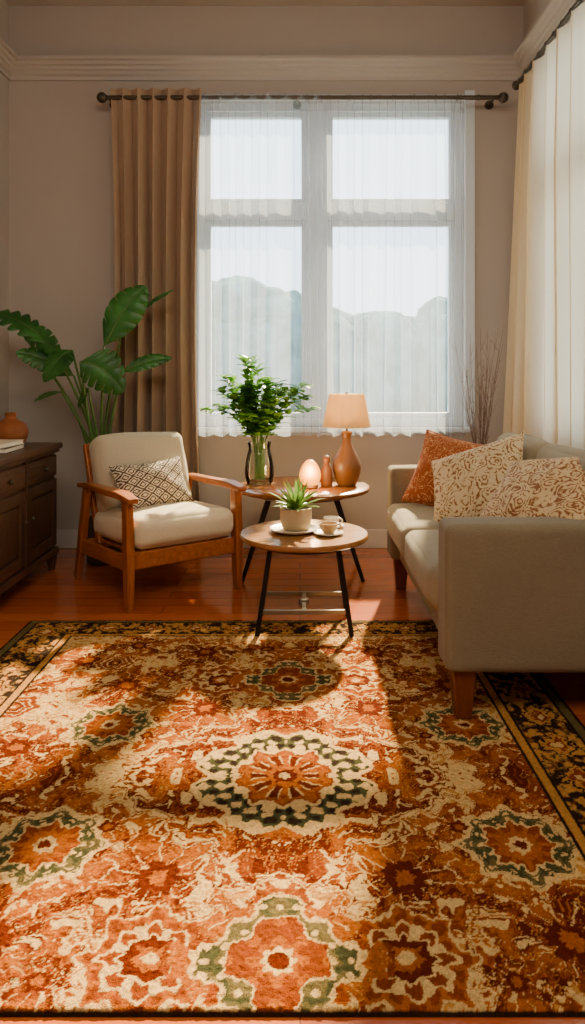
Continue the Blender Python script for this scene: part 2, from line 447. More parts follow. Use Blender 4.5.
curtain_mesh('cloth',(-1.27,YR),(-.65,YR),3.13,.02,6,.06,M['drape'],g,3,gather=lambda w:1-.12*math.sin(w*math.pi)+0.02*w,nx=160)
g=G('sheer_curtain',(-.3,YR,1.9))
curtain_mesh('cloth',(-.72,YR-.012),(.14,YR-.012),3.09,.79,8,.036,M['sheer'],g,5,nx=200,shift=lambda u,w:(.02*w*math.sin(u*9),0))
g=G('sheer_curtain',(.6,YR,1.9))
curtain_mesh('cloth',(.12,YR+.012),(1.11,YR+.012),3.09,.79,9,.036,M['sheer'],g,9,nx=220,shift=lambda u,w:(.02*w*math.sin(u*8+1),0))
XRD=1.42;ZRD=3.10
g=G('curtain_rod',(XRD,3.3,ZRD))
L=[tube_data([(XRD,4.66,ZRD),(XRD,1.2,ZRD)],.013,12),ball(.03,(XRD,4.69,ZRD)),ball(.03,(XRD,1.17,ZRD))]
for y in(4.64,3.0,1.25):
    L.append(tube_data([(XRD,y,ZRD),(XR-.002,y,ZRD)],.009,8)); L.append(tube_data([(XR-.014,y,ZRD),(XR-.002,y,ZRD)],.03,14))
for i in range(26): L.append(tube_data(torus_pts((XRD,4.6-.125*i,ZRD-.004),.018,'y'),.0025,6,False))
V,Fc=join(L); mk('rod',V,Fc,M['metal'],g,ang=.6)
g=G('white_linen_curtain',(XRD,3.0,1.6))
curtain_mesh('cloth',(XRD,4.62),(XRD,1.5),3.08,.02,16,.042,M['linen'],g,7,nx=330,shift=lambda u,w:(-.13*w*max(0,1-u*5),0))

# ---------------------------------------------------------------- rug
def rug():
    x0,x1,y0,y1=-1.31,.97,1.335,3.47
    st=.0032; nx=int((x1-x0)/st);ny=int((y1-y0)/st)
    xs=np.linspace(x0,x1,nx+1);ys=np.linspace(y0,y1,ny+1); X,Y=np.meshgrid(xs,ys)
    tabs={}
    def vn(x,y,s,seed):
        if seed not in tabs: tabs[seed]=np.random.RandomState(seed).rand(256,256)
        Tb=tabs[seed]; x=x*s+100;y=y*s+100
        xi=np.floor(x).astype(int);yi=np.floor(y).astype(int);fx=x-xi;fy=y-yi
        fx=fx*fx*(3-2*fx);fy=fy*fy*(3-2*fy);xi%=255;yi%=255
        return (Tb[yi,xi]*(1-fx)+Tb[yi,xi+1]*fx)*(1-fy)+(Tb[yi+1,xi]*(1-fx)+Tb[yi+1,xi+1]*fx)*fy
    def fb(x,y,s,seed): return vn(x,y,s,seed)*.55+vn(x,y,s*2.1,seed+50)*.3+vn(x,y,s*4.3,seed+90)*.15
    C=dict(cream=(214,174,110),tan=(190,134,66),rust=(130,56,4),red=(94,30,2),orange=(162,84,10),green=(70,70,42),dark=(46,32,22),olive=(104,90,52))
    C={k:np.array(s2l(v)) for k,v in C.items()}
    cx,cy=-.045,2.12
    wxn=(fb(X,Y,34,1)-.5)*.012; wyn=(fb(X,Y,34,2)-.5)*.012
    gx=np.abs(X-cx+wxn);gy=np.abs(Y-cy+wyn)
    col=np.zeros(X.shape+(3,)); col[:]=C['cream']
    def put(mask,c): col[mask]=C[c]
    ux=gx+(vn(gx,gy,22,21)-.5)*.06; uy=gy+(vn(gx,gy,22,22)-.5)*.06
    L1=fb(ux,uy,19,3); L2=fb(ux,uy,34,5)
    v1=np.abs(L1-.5); v2=np.abs(L2-.5)
    def lace(m):
        put(m,'rust'); put(m&(L1<.44),'red'); put(m&(L1>.62),'orange'); put(m&(v2<.018),'orange'); put(m&(L2>.65),'cream'); put(m&(np.abs(L2-.40)<.011),'tan')
    put(np.abs(L1-.44)<.012,'tan'); put(L2>.67,'tan'); put((L2<.32),'orange'); put(L2<.29,'rust')
    th=np.arctan2(gy,gx); r=np.hypot(gx,gy)
    D=((gx/.72)**1.3+(gy/.74)**1.3)**(1/1.3)*(1+.05*np.cos(th*12)+.04*np.cos(th*20+1))+(L1-.5)*.5
    lace((D>.82)&(D<1.12))
    put((np.abs(D-.79)<.010)|(np.abs(D-1.15)<.010),'rust')
    def palm(px_,py_,R,n,ph=0):
        dx=gx-px_;dy=gy-py_; a=np.arctan2(dy,dx); rr=np.hypot(dx,dy)/R
        e=.66+.26*np.abs(np.cos(a*n/2+ph))+.10*np.cos(a*n*2+ph*2)+(L1-.5)*.8
        m=rr<e; lace(m); put(m&(np.abs(np.sin(a*n+ph+L1*3))<.13)&(rr>.25)&(rr<e*.85),'cream')
        put(m&(rr<e*.3),'red'); put(m&(rr<e*.14),'orange'); put((np.abs(rr-e*1.10)<.02),'orange')
    palm(.29,.43,.20,6,.4); palm(.62,.62,.20,7,1.1); palm(.86,.16,.18,5,.3); palm(.36,.95,.19,6,.2);palm(.84,.86,.19,6,.8)
    palm(.66,1.02,.14,5,0); palm(.10,.98,.12,5,.5); palm(1.02,.62,.14,5,.5); palm(.46,.24,.09,5,.2); palm(.47,.72,.09,5,.7)
    def ros(px_,py_,R,p,cols,ph=0,ed=.22):
        dx=gx-px_;dy=gy-py_; a=np.arctan2(dy,dx)+ph
        rr=np.hypot(dx,dy)/(R*(1+.09*np.cos(p*a)+.05*np.cos(2*p*a)))+(L2-.5)*ed
        for lim,c in cols: put(rr<lim,c)
        return rr,a
    R1=[(1.12,'cream'),(1.0,'green'),(.70,'cream'),(.64,'rust'),(.44,'orange'),(.24,'cream'),(.14,'red')]
    rr,a=ros(.60,.31,.13,8,R1); m=(rr>.70)&(rr<.98); put(m&(np.cos(a*8)+np.cos(rr*40)*.8>.5),'olive'); put(m&(np.cos(a*16)+np.cos(rr*52)>1.0),'cream'); put((rr>.44)&(rr<.62)&(np.cos(a*12)>.5),'orange')
    R2=[(1.1,'cream'),(1.04,'orange'),(.98,'rust'),(.80,'cream'),(.72,'rust'),(.5,'cream'),(.44,'red'),(.26,'orange'),(.12,'cream')]
    rr,a=ros(.265,.665,.12,8,R2); put((rr>.5)&(rr<.72)&(np.cos(a*8)<-.3),'cream'); put((rr>.8)&(rr<.98)&(np.cos(a*16)<-.5),'orange')
    ros(.98,.44,.08,6,R2); ros(.72,.83,.07,6,R2)
    dx=gx;dy=gy-.67; ad=np.abs(dy); dm=(dx/.175+ad/.195)+.06*np.cos(dx*100)+.06*np.cos(dy*100)+(L2-.5)*.3
    lace(dm<1.40); put(dm<1.08,'cream'); m=dm<.98; put(m,'green');put(m&(L1>.54),'olive'); put(m&(np.cos(dx*170)+np.cos(dy*170)>1.05),'cream');put(dm<.72,'cream');put(dm<.66,'rust');put((dm<.62)&(np.cos(dx*120)+np.cos(dy*120)>.8),'orange')
    rd=np.hypot(dx,dy); ta=np.arctan2(dy,dx); put(rd<.05*(1+.15*np.cos(8*ta)),'orange'); put(rd<.034*(1+.15*np.cos(8*ta)),'cream'); put(rd<.022,'red')
    # central medallion
    m1=((gx**1.25+gy**1.25)**(1/1.25))/.455*(1+.05*np.cos(th*12)+.03*np.cos(th*24))+(L1-.5)*.36
    put(m1<1.08,'cream'); lace(m1<1.0); put((np.abs(m1-1.05)<.014),'rust')
    m2=r/.245*(1+.08*np.cos(th*8)+.04*np.cos(th*16))+(L2-.5)*.22
    put(m2<1.06,'cream'); m=m2<.96; put(m,'green'); 
    leaf=np.cos(th*24+np.sin(r*60)*1.2)+np.cos(r*130)*.8+(L2-.5)*2
    put(m&(leaf>.4),'cream'); put(m&(leaf<-.8),'dark'); put(m2<.64,'cream')
    m3=r/.138*(1+.07*np.cos(th*10))+(L2-.5)*.3
    put(m3<1.0,'rust'); put((m3<.93),'orange'); put((m3<.9)&(v2<.05),'rust'); put((m3<.8)&(np.cos(th*10)>.1)&(m3>.45),'red'); put((m3<.78)&(np.cos(th*20)<-.8)&(m3>.5),'cream'); put(m3<.42,'orange'); put(m3<.28,'red'); put(m3<.12,'cream')
    # border
    bx=np.minimum(X-x0,x1-X); by=(y1-Y)*1.25
    b=np.minimum(bx,by); al=np.where(bx<by,Y,X)
    W=.275
    inb=b<W; bc=np.mod(al,.2)-.1; bd=b-W/2
    col[inb]=C['olive']
    a5=fb(X,Y,44,8)
    q=np.abs(bc)/.085+np.abs(bd)/.07+(a5-.5)*1.2
    put(inb&(a5>.55),'tan'); put(inb&(a5<.44),'dark'); put(inb&(np.abs(a5-.48)<.02),'rust')
    put(inb&(q<1),'dark'); put(inb&(q<.78),'tan'); put(inb&(q<.5),'rust'); put(inb&(q<.22),'cream')
    put(inb&(b>W-.012),'dark'); put(inb&(b<W-.035)&(b>W-.045),'dark'); put(inb&(b>W-.035)&(b<W-.012),'tan')
    put(inb&(b<.055)&(b>.045),'dark'); put(inb&(b<.045)&(b>.018),'olive'); put(b<.018,'dark'); put(Y<y0+.006,'dark')
    nz=(vn(X,Y,120,11)-.5)*.30+(vn(X,Y,7,12)-.5)*.18
    rnd=(np.random.rand(*X.shape)-.5)*.26
    col=np.clip(col*(1+nz+rnd)[...,None],0,1)
    Z=.011+(vn(X,Y,150,13)-.5)*.004+np.random.rand(*X.shape)*.0015
    e=np.minimum(np.minimum(X-x0,x1-X),np.minimum(Y-y0,y1-Y)); Z=Z*np.clip(.3+e/.012,0,1)
    Z[0,:]=0.001;Z[-1,:]=0.001;Z[:,0]=0.001;Z[:,-1]=0.001
    n=(nx+1)*(ny+1); co=np.stack([X,Y,Z],-1).reshape(-1,3).astype(np.float32)
    idx=np.arange(n).reshape(ny+1,nx+1); fa=np.stack([idx[:-1,:-1],idx[:-1,1:],idx[1:,1:],idx[1:,:-1]],-1).reshape(-1,4)
    me=bpy.data.meshes.new('patterned_area_rug'); me.vertices.add(n); me.vertices.foreach_set('co',co.ravel())
    nf=len(fa); me.loops.add(nf*4); me.loops.foreach_set('vertex_index',fa.ravel().astype(np.int32))
    me.polygons.add(nf); me.polygons.foreach_set('loop_start',np.arange(0,nf*4,4,dtype=np.int32))
    try: me.polygons.foreach_set('loop_total',np.full(nf,4,dtype=np.int32))
    except Exception: pass
    me.update(calc_edges=True)
    ca=me.color_attributes.new('yarn','FLOAT_COLOR','POINT')
    ca.data.foreach_set('color',np.concatenate([col.reshape(-1,3),np.ones((n,1))],1).ravel().astype(np.float32))
    me.polygons.foreach_set('use_smooth',np.ones(nf,dtype=bool))
    t=NT('rug_wool'); at=t.n('ShaderNodeAttribute',attribute_name='yarn').outputs[0]
    v=t.coords(); nn=t.noise(v,420,2); n2=t.noise(v,120,3)
    f=t.math('ADD',t.math('MULTIPLY',nn,.6),t.math('MULTIPLY',n2,.4))
    c=t.mix(1.0,at,t.ramp(f,[(.3,(.55,.55,.55)),(.65,(1.1,1.1,1.1))]),'MULTIPLY')
    me.materials.append(t.done(t.bsdf(color=c,rough=1.0,spec=.05,normal=t.bump(f,.8,.008))))
    o=bpy.data.objects.new('patterned_area_rug',me); scene.collection.objects.link(o)
rug()

# ---------------------------------------------------------------- sofa
R=math.radians
def sofa():
    g=G('sofa',(.93,3.26,0))
    y0,y1,xf,xb=2.42,4.08,.495,1.34
    aw=.17
    rbox('base',(xb-xf-.06,y1-y0-.04,.17),.02,M['sofa'],g,((xf+xb)/2+.02,(y0+y1)/2,.265),wr=0)
    rbox('arm_1',(xb-xf,aw,.505),.03,M['sofa'],g,((xf+xb)/2,y0+aw/2,.185+.2525),puff=(0,.006,.004),wr=.001)
    rbox('arm_2',(xb-xf,aw,.505),.03,M['sofa'],g,((xf+xb)/2,y1-aw/2,.185+.2525),puff=(0,.006,.004),wr=.001)
    rbox('back',(.2,y1-y0-.01,.63),.045,M['sofa'],g,(xb-.1,(y0+y1)/2,.185+.325),wr=.001,rot=(0,.0,0))
    sl=(y1-y0-2*aw)/2
    for i in range(2):
        yc=y0+aw+sl*(i+.5)
        rbox('seat_cushion_%d'%(i+1),(.69,sl-.006,.17),.05,M['sofac'],g,(.815,yc,.42),puff=(.008,0,.02),wr=.002,seed=i)
        rbox('back_cushion_%d'%(i+1),(.14,sl-.01,.40),.06,M['sofac'],g,(1.11,yc,.69),rot=(0,.16,0),puff=(.03,0,.01),wr=.004,seed=i+4)
    for i,(x,y,zb) in enumerate(((xf+.07,y0+.07,.014),(xf+.07,y1-.07,0),(xb-.07,y0+.07,0),(xb-.07,y1-.07,0))):
        beam('leg_%d'%(i+1),[(x,y,.2),(x,y,zb)],[.085,.055],[.085,.055],M['leg'],g,bev=.006)
sofa()
pillow('rust_throw_pillow',.44,.42,.14,M['rustp'],None,(.80,3.74,.68),(R(62),R(10),R(-32)),seed=1)
pillow('leaf_print_throw_pillow',.50,.44,.17,M['leafp'],None,(.84,3.38,.68),(R(52),R(-20),R(-34)),seed=2)
pillow('floral_throw_pillow',.54,.46,.19,M['tanp'],None,(.96,2.76,.72),(R(36),R(-8),R(-50)),seed=3)

# ---------------------------------------------------------------- armchair (local coords, -Y is front)
def armchair():
    th=math.radians(37)
    g=G('armchair',(-.81,4.10,0),th,local=True)
    for s,n in((-1,'a'),(1,'b')):
        x=s*.325
        beam('front_leg_'+n,[(x,-.33,0),(x,-.325,.25),(x,-.31,.555)],[.036,.044,.044],[.05,.07,.06],M['teakz'],g)
        beam('rear_leg_'+n,[(x,.41,0),(x,.33,.25),(x,.25,.555)],[.034,.04,.04],[.045,.065,.05],M['teakz'],g)
        beam('back_post_'+n,[(s*.285,.16,.24),(s*.285,.28,.52),(s*.285,.38,.79)],.032,[.05,.045,.035],M['teakz'],g)
        beam('armrest_'+n,[(x,.37,.555),(x,.22,.572),(x,-.05,.572),(x,-.25,.578),(x,-.385,.562)],[.04,.055,.07,.078,.06],[.026,.03,.036,.036,.028],M['teak'],g)
        beam('side_rail_'+n,[(x,-.31,.235),(x,.34,.205)],.026,.08,M['teak'],g)
    beam('front_rail',[(-.31,-.315,.245),(.31,-.315,.245)],.03,.09,M['teak'],g,side=(0,1,0))
    beam('rear_rail',[(-.31,.33,.21),(.31,.33,.21)],.03,.06,M['teak'],g,side=(0,1,0))
    beam('top_rail',[(-.285,.375,.765),(.285,.375,.765)],.028,.06,M['teak'],g,side=(0,1,0))
    for i in range(5):
        z=.38+.085*i; beam('back_slat_%d'%i,[(-.28,.225+.145*i/4,z),(.28,.225+.145*i/4,z)],.014,.035,M['teak'],g,side=(0,1,0),bev=.003)
    beam('seat_deck',[(0,-.30,.285),(0,.2,.262)],.57,.016,M['teak'],g,bev=.003)
    rbox('seat_cushion',(.60,.62,.155),.055,M['cream'],g,(0,-.055,.365),rot=(R(-3),0,0),puff=(.012,.012,.025),wr=.003,seed=3)
    rbox('back_cushion',(.58,.15,.46),.06,M['cream2'],g,(0,.235,.62),rot=(R(-20),0,0),puff=(0,.035,.012),wr=.004,seed=6)
    pillow('lumbar_pillow',.46,.28,.13,M['geo'],g,(-.02,.04,.57),(R(64),R(-3),R(4)),seed=5)
armchair()

# ---------------------------------------------------------------- coffee table
def ctable():
    cx,cy=.02,3.415
    g=G('round_coffee_table',(cx,cy,0))
    lathe('top',smoothprof([(0,.42),(.28,.42)],1)+[(.298,.424),(.305,.432),(.305,.444),(.300,.45),(0,.45)],M['top'],g,(cx,cy,0),72)
    lathe('apron',[(.20,.42),(.215,.42),(.215,.395),(.20,.395)],M['black'],g,(cx,cy,0),48)
    k=0;feet=[]
    for sx in(-1,1):
        for sy in(-1,1):
            k+=1; zb=.013 if sy<0 else 0
            a=Vector((cx+sx*.155,cy+sy*.13,.42)); b=Vector((cx+sx*.215,cy+sy*.16,zb))
            beam('leg_%d'%k,[a,b],.022,.022,M['black'],g,bev=.003); feet.append(b.lerp(a,.26))
    beam('stretcher_1',[feet[0],feet[2]],.014,.02,M['steel'],g,side=(0,1,0),bev=.002)
    beam('stretcher_2',[feet[1],feet[3]],.014,.02,M['steel'],g,side=(0,1,0),bev=.002)
    m=(feet[0]+feet[2])/2;n=(feet[1]+feet[3])/2
    beam('stretcher_3',[m,n],.02,.014,M['steel'],g,bev=.002)
    lathe('stretcher_hub',[(0,-.02),(.022,-.018),(.028,0),(.022,.018),(0,.02)],M['steel'],g,(m+n)/2,20)
ctable()
g=G('serving_plate',(-.03,3.42,.45))
lathe('plate',[(0,.0),(.075,.0),(.10,.008),(.115,.018),(.112,.02),(.09,.011),(0,.007)],M['white'],g,(-.03,3.42,.451),48)
g=G('potted_succulent',(-.02,3.43,.46))
pc=(-.02,3.43,.459)
lathe('pot',smoothprof([(0,0),(.05,.0),(.068,.02),(.076,.06),(.074,.10),(.078,.105)],4)+[(.07,.107),(.066,.095),(0,.094)],M['pot'],g,pc)
lathe('soil',[(0,.096),(.066,.095),(.066,.092),(0,.092)],M['soil'],g,pc)
def blade(base,dirv,L,w,curl,n=6,fold=.2):
    base=Vector(base);d=Vector(dirv).normalized();V=[];Fc=[];side=d.cross(Vector((0,0,1)))
    if side.length<.05: side=Vector((1,0,0))
    side.normalize();p=base.copy()
    for i in range(n+1):
        t=i/n; ww=w*max(.02,math.sin(math.pi*min(1,(t*.85+.12)))**.8)*(1 if t<.98 else .1)
        up=side.cross(d).normalized()
        V+= [p-side*ww+up*ww*fold,p,p+side*ww+up*ww*fold]
        d=(d+Vector((0,0,-curl/n))).normalized(); p=p+d*L/n
    for i in range(n):
        a=i*3; Fc+=[(a,a+1,a+4,a+3),(a+1,a+2,a+5,a+4)]
    return V,Fc
L=[]
for i in range(40):
    a=i*2.4; e=.35+1.1*(i/40)
    L.append(blade((pc[0]+.012*math.cos(a),pc[1]+.012*math.sin(a),pc[2]+.095),(math.cos(a)*math.cos(e),math.sin(a)*math.cos(e),math.sin(e)),random.uniform(.10,.17),.010,.5,fold=.5))
V,Fc=join(L); mk('leaves',V,Fc,M['succ'],g)
def cup(name,c,s=1.0,saucer=True,mat='cup'):
    g=G(name,c)
    if saucer: lathe('saucer',[(0,0),(.04*s,0),(.068*s,.010),(.066*s,.013),(.035*s,.005),(0,.005)],M['white'],g,c)
    z=.006 if saucer else 0
    lathe('bowl',[(0,z),(.024*s,z),(.026*s,z+.005),(.036*s,z+.018*s),(.041*s,z+.045*s),(.0385*s,z+.045*s),(.033*s,z+.02*s),(0,z+.01)],M[mat],g,c)
    V=[Vector(c)+Vector((.038*s+.018*s*math.sin(a),-.0,z+.026*s+.014*s*math.cos(a))) for a in[math.pi*k/8 for k in range(9)]]
    tube('handle',V,.004*s,M[mat],g,8)
cup('coffee_cup',(.135,3.36,.451),1.05)
cup('coffee_cup',(.155,3.52,.451),.95,True,'white')

# ---------------------------------------------------------------- side table
def stable():
    cx,cy=.015,4.36
    g=G('round_side_table',(cx,cy,0))
    lathe('top',[(0,.495),(.38,.495),(.405,.503),(.41,.512),(.408,.522),(.40,.528),(0,.528)],M['top2'],g,(cx,cy,0),80)
    lathe('under_ring',[(.27,.495),(.29,.495),(.29,.47),(.27,.47)],M['darkz'],g,(cx,cy,0),48)
    for i,(a) in enumerate((-2.35,-.79,.79,2.35)):
        c,s=math.cos(a),math.sin(a)
        beam('leg_%d'%(i+1),[(cx+c*.27,cy+s*.25,.495),(cx+c*.50,cy+s*.30,0)],[.035,.022],[.035,.022],M['black'],g,bev=.005)
stable()
TZ=.529
vc=Vector((-.25,4.40,TZ))
g=G('glass_vase_with_greenery',vc)
lathe('vase',smoothprof([(.0,.0),(.07,.0),(.085,.03),(.09,.09),(.078,.17),(.066,.22),(.075,.26)],5)+[(.071,.26)]+smoothprof([(.062,.22),(.074,.17),(.085,.09),(.08,.03),(.0,.012)],5),M['vglass'],g,vc)
L=[];S=[]
rnd=random.Random(11)
for i in range(32):
    a=rnd.uniform(0,2*math.pi); lean=rnd.uniform(.1,1.05)**.8
    tip=vc+Vector((math.cos(a)*.35*lean+.01,math.sin(a)*.2*lean,.26+rnd.uniform(.30,.54)*(1-.5*lean**2)))
    p0=vc+Vector((rnd.uniform(-.03,.03),rnd.uniform(-.03,.03),.03)); pm=vc+Vector((math.cos(a)*.04,math.sin(a)*.04,.27))
    q=smoothprof([tuple(p0),tuple(pm),tuple(pm.lerp(tip,.5)+Vector((0,0,.06))),tuple(tip)],7)
    q=[Vector(v) for v in q]; S.append(tube_data(q,[.003-.0018*j/len(q) for j in range(len(q))],5))
    for j in range(8,len(q)):
        for s in(-1,1):
            b=rnd.uniform(0,2*math.pi); t=(q[j]-q[j-1]).normalized()
            dv=(t*.5+Vector((math.cos(b),math.sin(b),rnd.uniform(-.2,.6)))).normalized()
            L.append(blade(q[j],dv,rnd.uniform(.055,.09),rnd.uniform(.019,.030),.5,4,.25))
V,Fc=join(S); mk('stems',V,Fc,M['stem'],g)
V,Fc=join(L); mk('leaves',V,Fc,M['euc'],g)
lc=Vector((.285,4.36,TZ))
g=G('table_lamp',lc)
lathe('base',smoothprof([(.0,.0),(.05,.0),(.068,.03),(.085,.09),(.082,.14),(.055,.20),(.032,.25),(.026,.29),(.034,.32),(.02,.33),(0,.33)],5),M['lampb'],g,lc)
tube('neck',[lc+Vector((0,0,.32)),lc+Vector((0,0,.52))],.007,M['metal'],g)
lathe('shade',[(.148,.355),(.108,.555),(.106,.555),(.146,.355)],M['shade'],g,lc,56)
V,Fc=join([tube_data([lc+Vector((0,0,.53)),lc+Vector((math.cos(a)*.106,math.sin(a)*.106,.545))],.002,5) for a in(0,2.09,4.19)]); mk('shade_spider',V,Fc,M['metal'],g)
V,Fc=ball(.028,lc+Vector((0,0,.42))); mk('bulb',V,Fc,M['white'],g)
V,Fc=ball(.009,lc+Vector((0,0,.56))); mk('finial',V,Fc,M['metal'],g)
cc=Vector((.06,4.24,TZ))
g=G('glowing_candle_lantern',cc)
lathe('base',[(0,0),(.045,0),(.05,.01),(.046,.02),(0,.02)],M['figur'],g,cc)
lathe('glass_globe',smoothprof([(0,.02),(.04,.022),(.062,.06),(.06,.10),(.042,.14),(.018,.165),(0,.168)],5),M['glow'],g,cc)
fc=Vector((.16,4.30,TZ))
g=G('carved_wood_bottle',fc)
lathe('body',smoothprof([(0,0),(.03,0),(.036,.03),(.034,.09),(.022,.125),(.015,.14),(.022,.155),(.022,.17),(.012,.185),(0,.188)],5),M['figur'],g,fc)

# ---------------------------------------------------------------- sideboard
def sideboard():
    xb,xf,y0,y1=-1.995,-1.50,3.42,4.43
    g=G('wooden_sideboard',((xb+xf)/2,(y0+y1)/2,0))
    box('carcass',(xb,y0,.13),(xf-.02,y1,.745),M['darkz'],g,.004)
    box('top',(xb-.01,y0-.03,.748),(xf+.025,y1+.02,.782),M['dark'],g,.008)
    box('cornice',(xb,y0-.012,.725),(xf+.008,y1+.01,.748),M['dark'],g,.006)
    box('plinth',(xb,y0-.01,.10),(xf+.005,y1+.008,.14),M['dark'],g,.006)
    for i,(x,y) in enumerate(((xf-.03,y0+.02),(xf-.03,y1-.025),(xb+.03,y0+.02),(xb+.03,y1-.025))):
        beam('foot_%d'%i,[(x,y,.11),(x,y,.0)],[.06,.035],[.06,.035],M['darkz'],g,bev=.005)
    n=2; w=(y1-y0)/n
    for i in range(n):
        a=y0+i*w+.02;b=y0+(i+1)*w-.02
        box('drawer_%d'%i,(xf-.025,a,.585),(xf,b,.71),M['dark'],g,.005)
        box('drawer_inlay_%d'%i,(xf-.01,a+.03,.61),(xf+.006,b-.03,.685),M['dark'],g,.006)
        V,Fc=ball(.014,(xf+.02,(a+b)/2,.648)); mk('drawer_knob_%d'%i,V,Fc,M['metal'],g)
        z0,z1=.155,.565;s=.06
        box('door_stile_a%d'%i,(xf-.022,a,z0),(xf,a+s,z1),M['darkz'],g,.004)
        box('door_stile_b%d'%i,(xf-.022,b-s,z0),(xf,b,z1),M['darkz'],g,.004)
        box('door_rail_a%d'%i,(xf-.022,a+s,z0),(xf,b-s,z0+s),M['dark'],g,.004)
        box('door_rail_b%d'%i,(xf-.022,a+s,z1-s),(xf,b-s,z1),M['dark'],g,.004)
        box('door_panel_%d'%i,(xf-.022,a+s+.012,z0+s+.012),(xf-.006,b-s-.012,z1-s-.012),M['darkz'],g,.012)
        yk=b-.03 if i==0 else a+.03
        V,Fc=ball(.013,(xf+.018,yk,.40)); mk('door_knob_%d'%i,V,Fc,M['metal'],g)
    box('centre_post',(xf-.02,(y0+y1)/2-.012,.14),(xf+.004,(y0+y1)/2+.012,.72),M['darkz'],g,.003)
sideboard()
c=Vector((-1.70,4.20,.784))
g=G('terracotta_vase',c)
lathe('body',smoothprof([(0,0),(.055,0),(.088,.035),(.1,.08),(.085,.125),(.045,.152),(.03,.17),(.035,.195)],6)+[(.028,.195),(.024,.17)],M['terra'],g,c)
g=G('stacked_books',(-1.70,3.92,.784))
for i,(w,d,h,mt,a) in enumerate(((.24,.30,.028,'book2',.05),(.22,.27,.024,'book1',-.08))):
    z=.783+sum((.028,.024)[:i]); bx_=-1.68
    box('cover_%d'%i,(bx_-w/2,3.92-d/2,z),(bx_+w/2,3.92+d/2,z+.004),M[mt],g,.001,rot=(0,0,a))
    box('pages_%d'%i,(bx_-w/2+.004,3.92-d/2+.004,z+.004),(bx_+w/2-.006,3.92+d/2-.004,z+h-.004),M['paper'],g,rot=(0,0,a))
    box('cover_top_%d'%i,(bx_-w/2,3.92-d/2,z+h-.004),(bx_+w/2,3.92+d/2,z+h),M[mt],g,.001,rot=(0,0,a))

# ---------------------------------------------------------------- tropical plant
def bigleaf(base,tip,width,sag,lobes=7,gap=.35,roll=0):
    base=Vector(base);tip=Vector(tip);ax=tip-base
    d=ax.normalized(); nrm=Vector((0,-.75,.66)); side=d.cross(nrm).normalized(); nrm=side.cross(d).normalized()
    q=Matrix.Rotation(roll,3,d); side=q@side;nrm=q@nrm
    V=[];Fc=[]
    def mid(t): return base+ax*t+Vector((0,0,1))*(math.sin(math.pi*t)*sag)
    def wd(t): return width*(math.sin(math.pi*min(1,t*.93+.07))**.55)*(1-.30*t)*1.15
    ns=6;nt=4
    for s in(-1,1):
        for k in range(lobes):
            t0,t1=k/lobes,(k+1)/lobes; o=len(V)
            for i in range(nt+1):
                u=i/nt
                for j in range(ns+1):
                    v=j/ns
                    g_=gap*max(0,(v-.55)/.45)
                    uu=.5+(u-.5)*(1-g_)
                    t=t0+(t1-t0)*uu
                    W=wd(t)*(1-.25*gap*abs(2*u-1)**2)
                    tt=min(1,t+v*.14*(1-t))
                    p=mid(tt)+side*s*W*v+nrm*(-.30*W*v*v + .14*W*v)
                    p+=nrm*.006*math.sin(u*math.pi)*v
                    V.append(p)
            for i in range(nt):
                for j in range(ns):
                    a=o+i*(ns+1)+j; Fc.append((a,a+1,a+ns+2,a+ns+1))
    mr=tube_data([mid(t/8) for t in range(9)],[.006*(1-t/9) for t in range(9)],6)
    return (V,Fc),mr
pb=Vector((-1.27,4.60,0))
g=G('potted_tropical_plant',pb)
lathe('planter',smoothprof([(0,0),(.09,0),(.10,.05),(.125,.22),(.13,.28)],4)+[(.12,.28),(.115,.25),(0,.248)],M['basket'],g,pb)
lathe('soil',[(0,.252),(.114,.252),(.114,.245),(0,.245)],M['soil'],g,pb)
leaves=[
 ((52,346),(-14,312),4.45,.100,.05,6,.45,.2),
 ((74,376),(16,352),4.50,.085,.03,6,.25,-.2),
 ((104,346),(146,286),4.42,.115,.04,6,.08,.35),
 ((122,330),(174,290),4.66,.07,.04,6,.05,-.5),
 ((80,362),(124,392),4.34,.135,.05,6,.25,.5),
 ((72,350),(44,382),4.40,.095,.04,6,.10,.1),
 ((122,372),(172,358),4.5,.050,.02,6,.1,.4),
 ((62,392),(34,402),4.5,.04,.02,5,.1,.4),
 ((88,388),(78,408),4.4,.05,.02,5,.1,.4),
 ((20,330),(62,356),4.5,.075,.03,5,.2,.6),
]
L=[];S=[]
for i,(b,tp,d,w,sg,lo,gp,rl) in enumerate(leaves):
    B=px(b[0],b[1],d);Tp=px(tp[0],tp[1],d-.1 if i%2 else d+.03)
    lf,mr=bigleaf(B,Tp,w,sg,lo,gp,rl); L.append(lf); S.append(mr)
    a=i*.9; st=pb+Vector((.04*math.cos(a),.04*math.sin(a),.24)); 
    m1=st.lerp(B,.5)+Vector((-(B.x-pb.x)*.22,0,.05))
    q=[Vector(v) for v in smoothprof([tuple(st),tuple(m1),tuple(B)],8)]
    S.append(tube_data(q,[.012-.006*j/len(q) for j in range(len(q))],8))
V,Fc=join(L); o=mk('leaves',V,Fc,M['leaf'],g)
V,Fc=join(S); mk('stems',V,Fc,M['stem'],g)

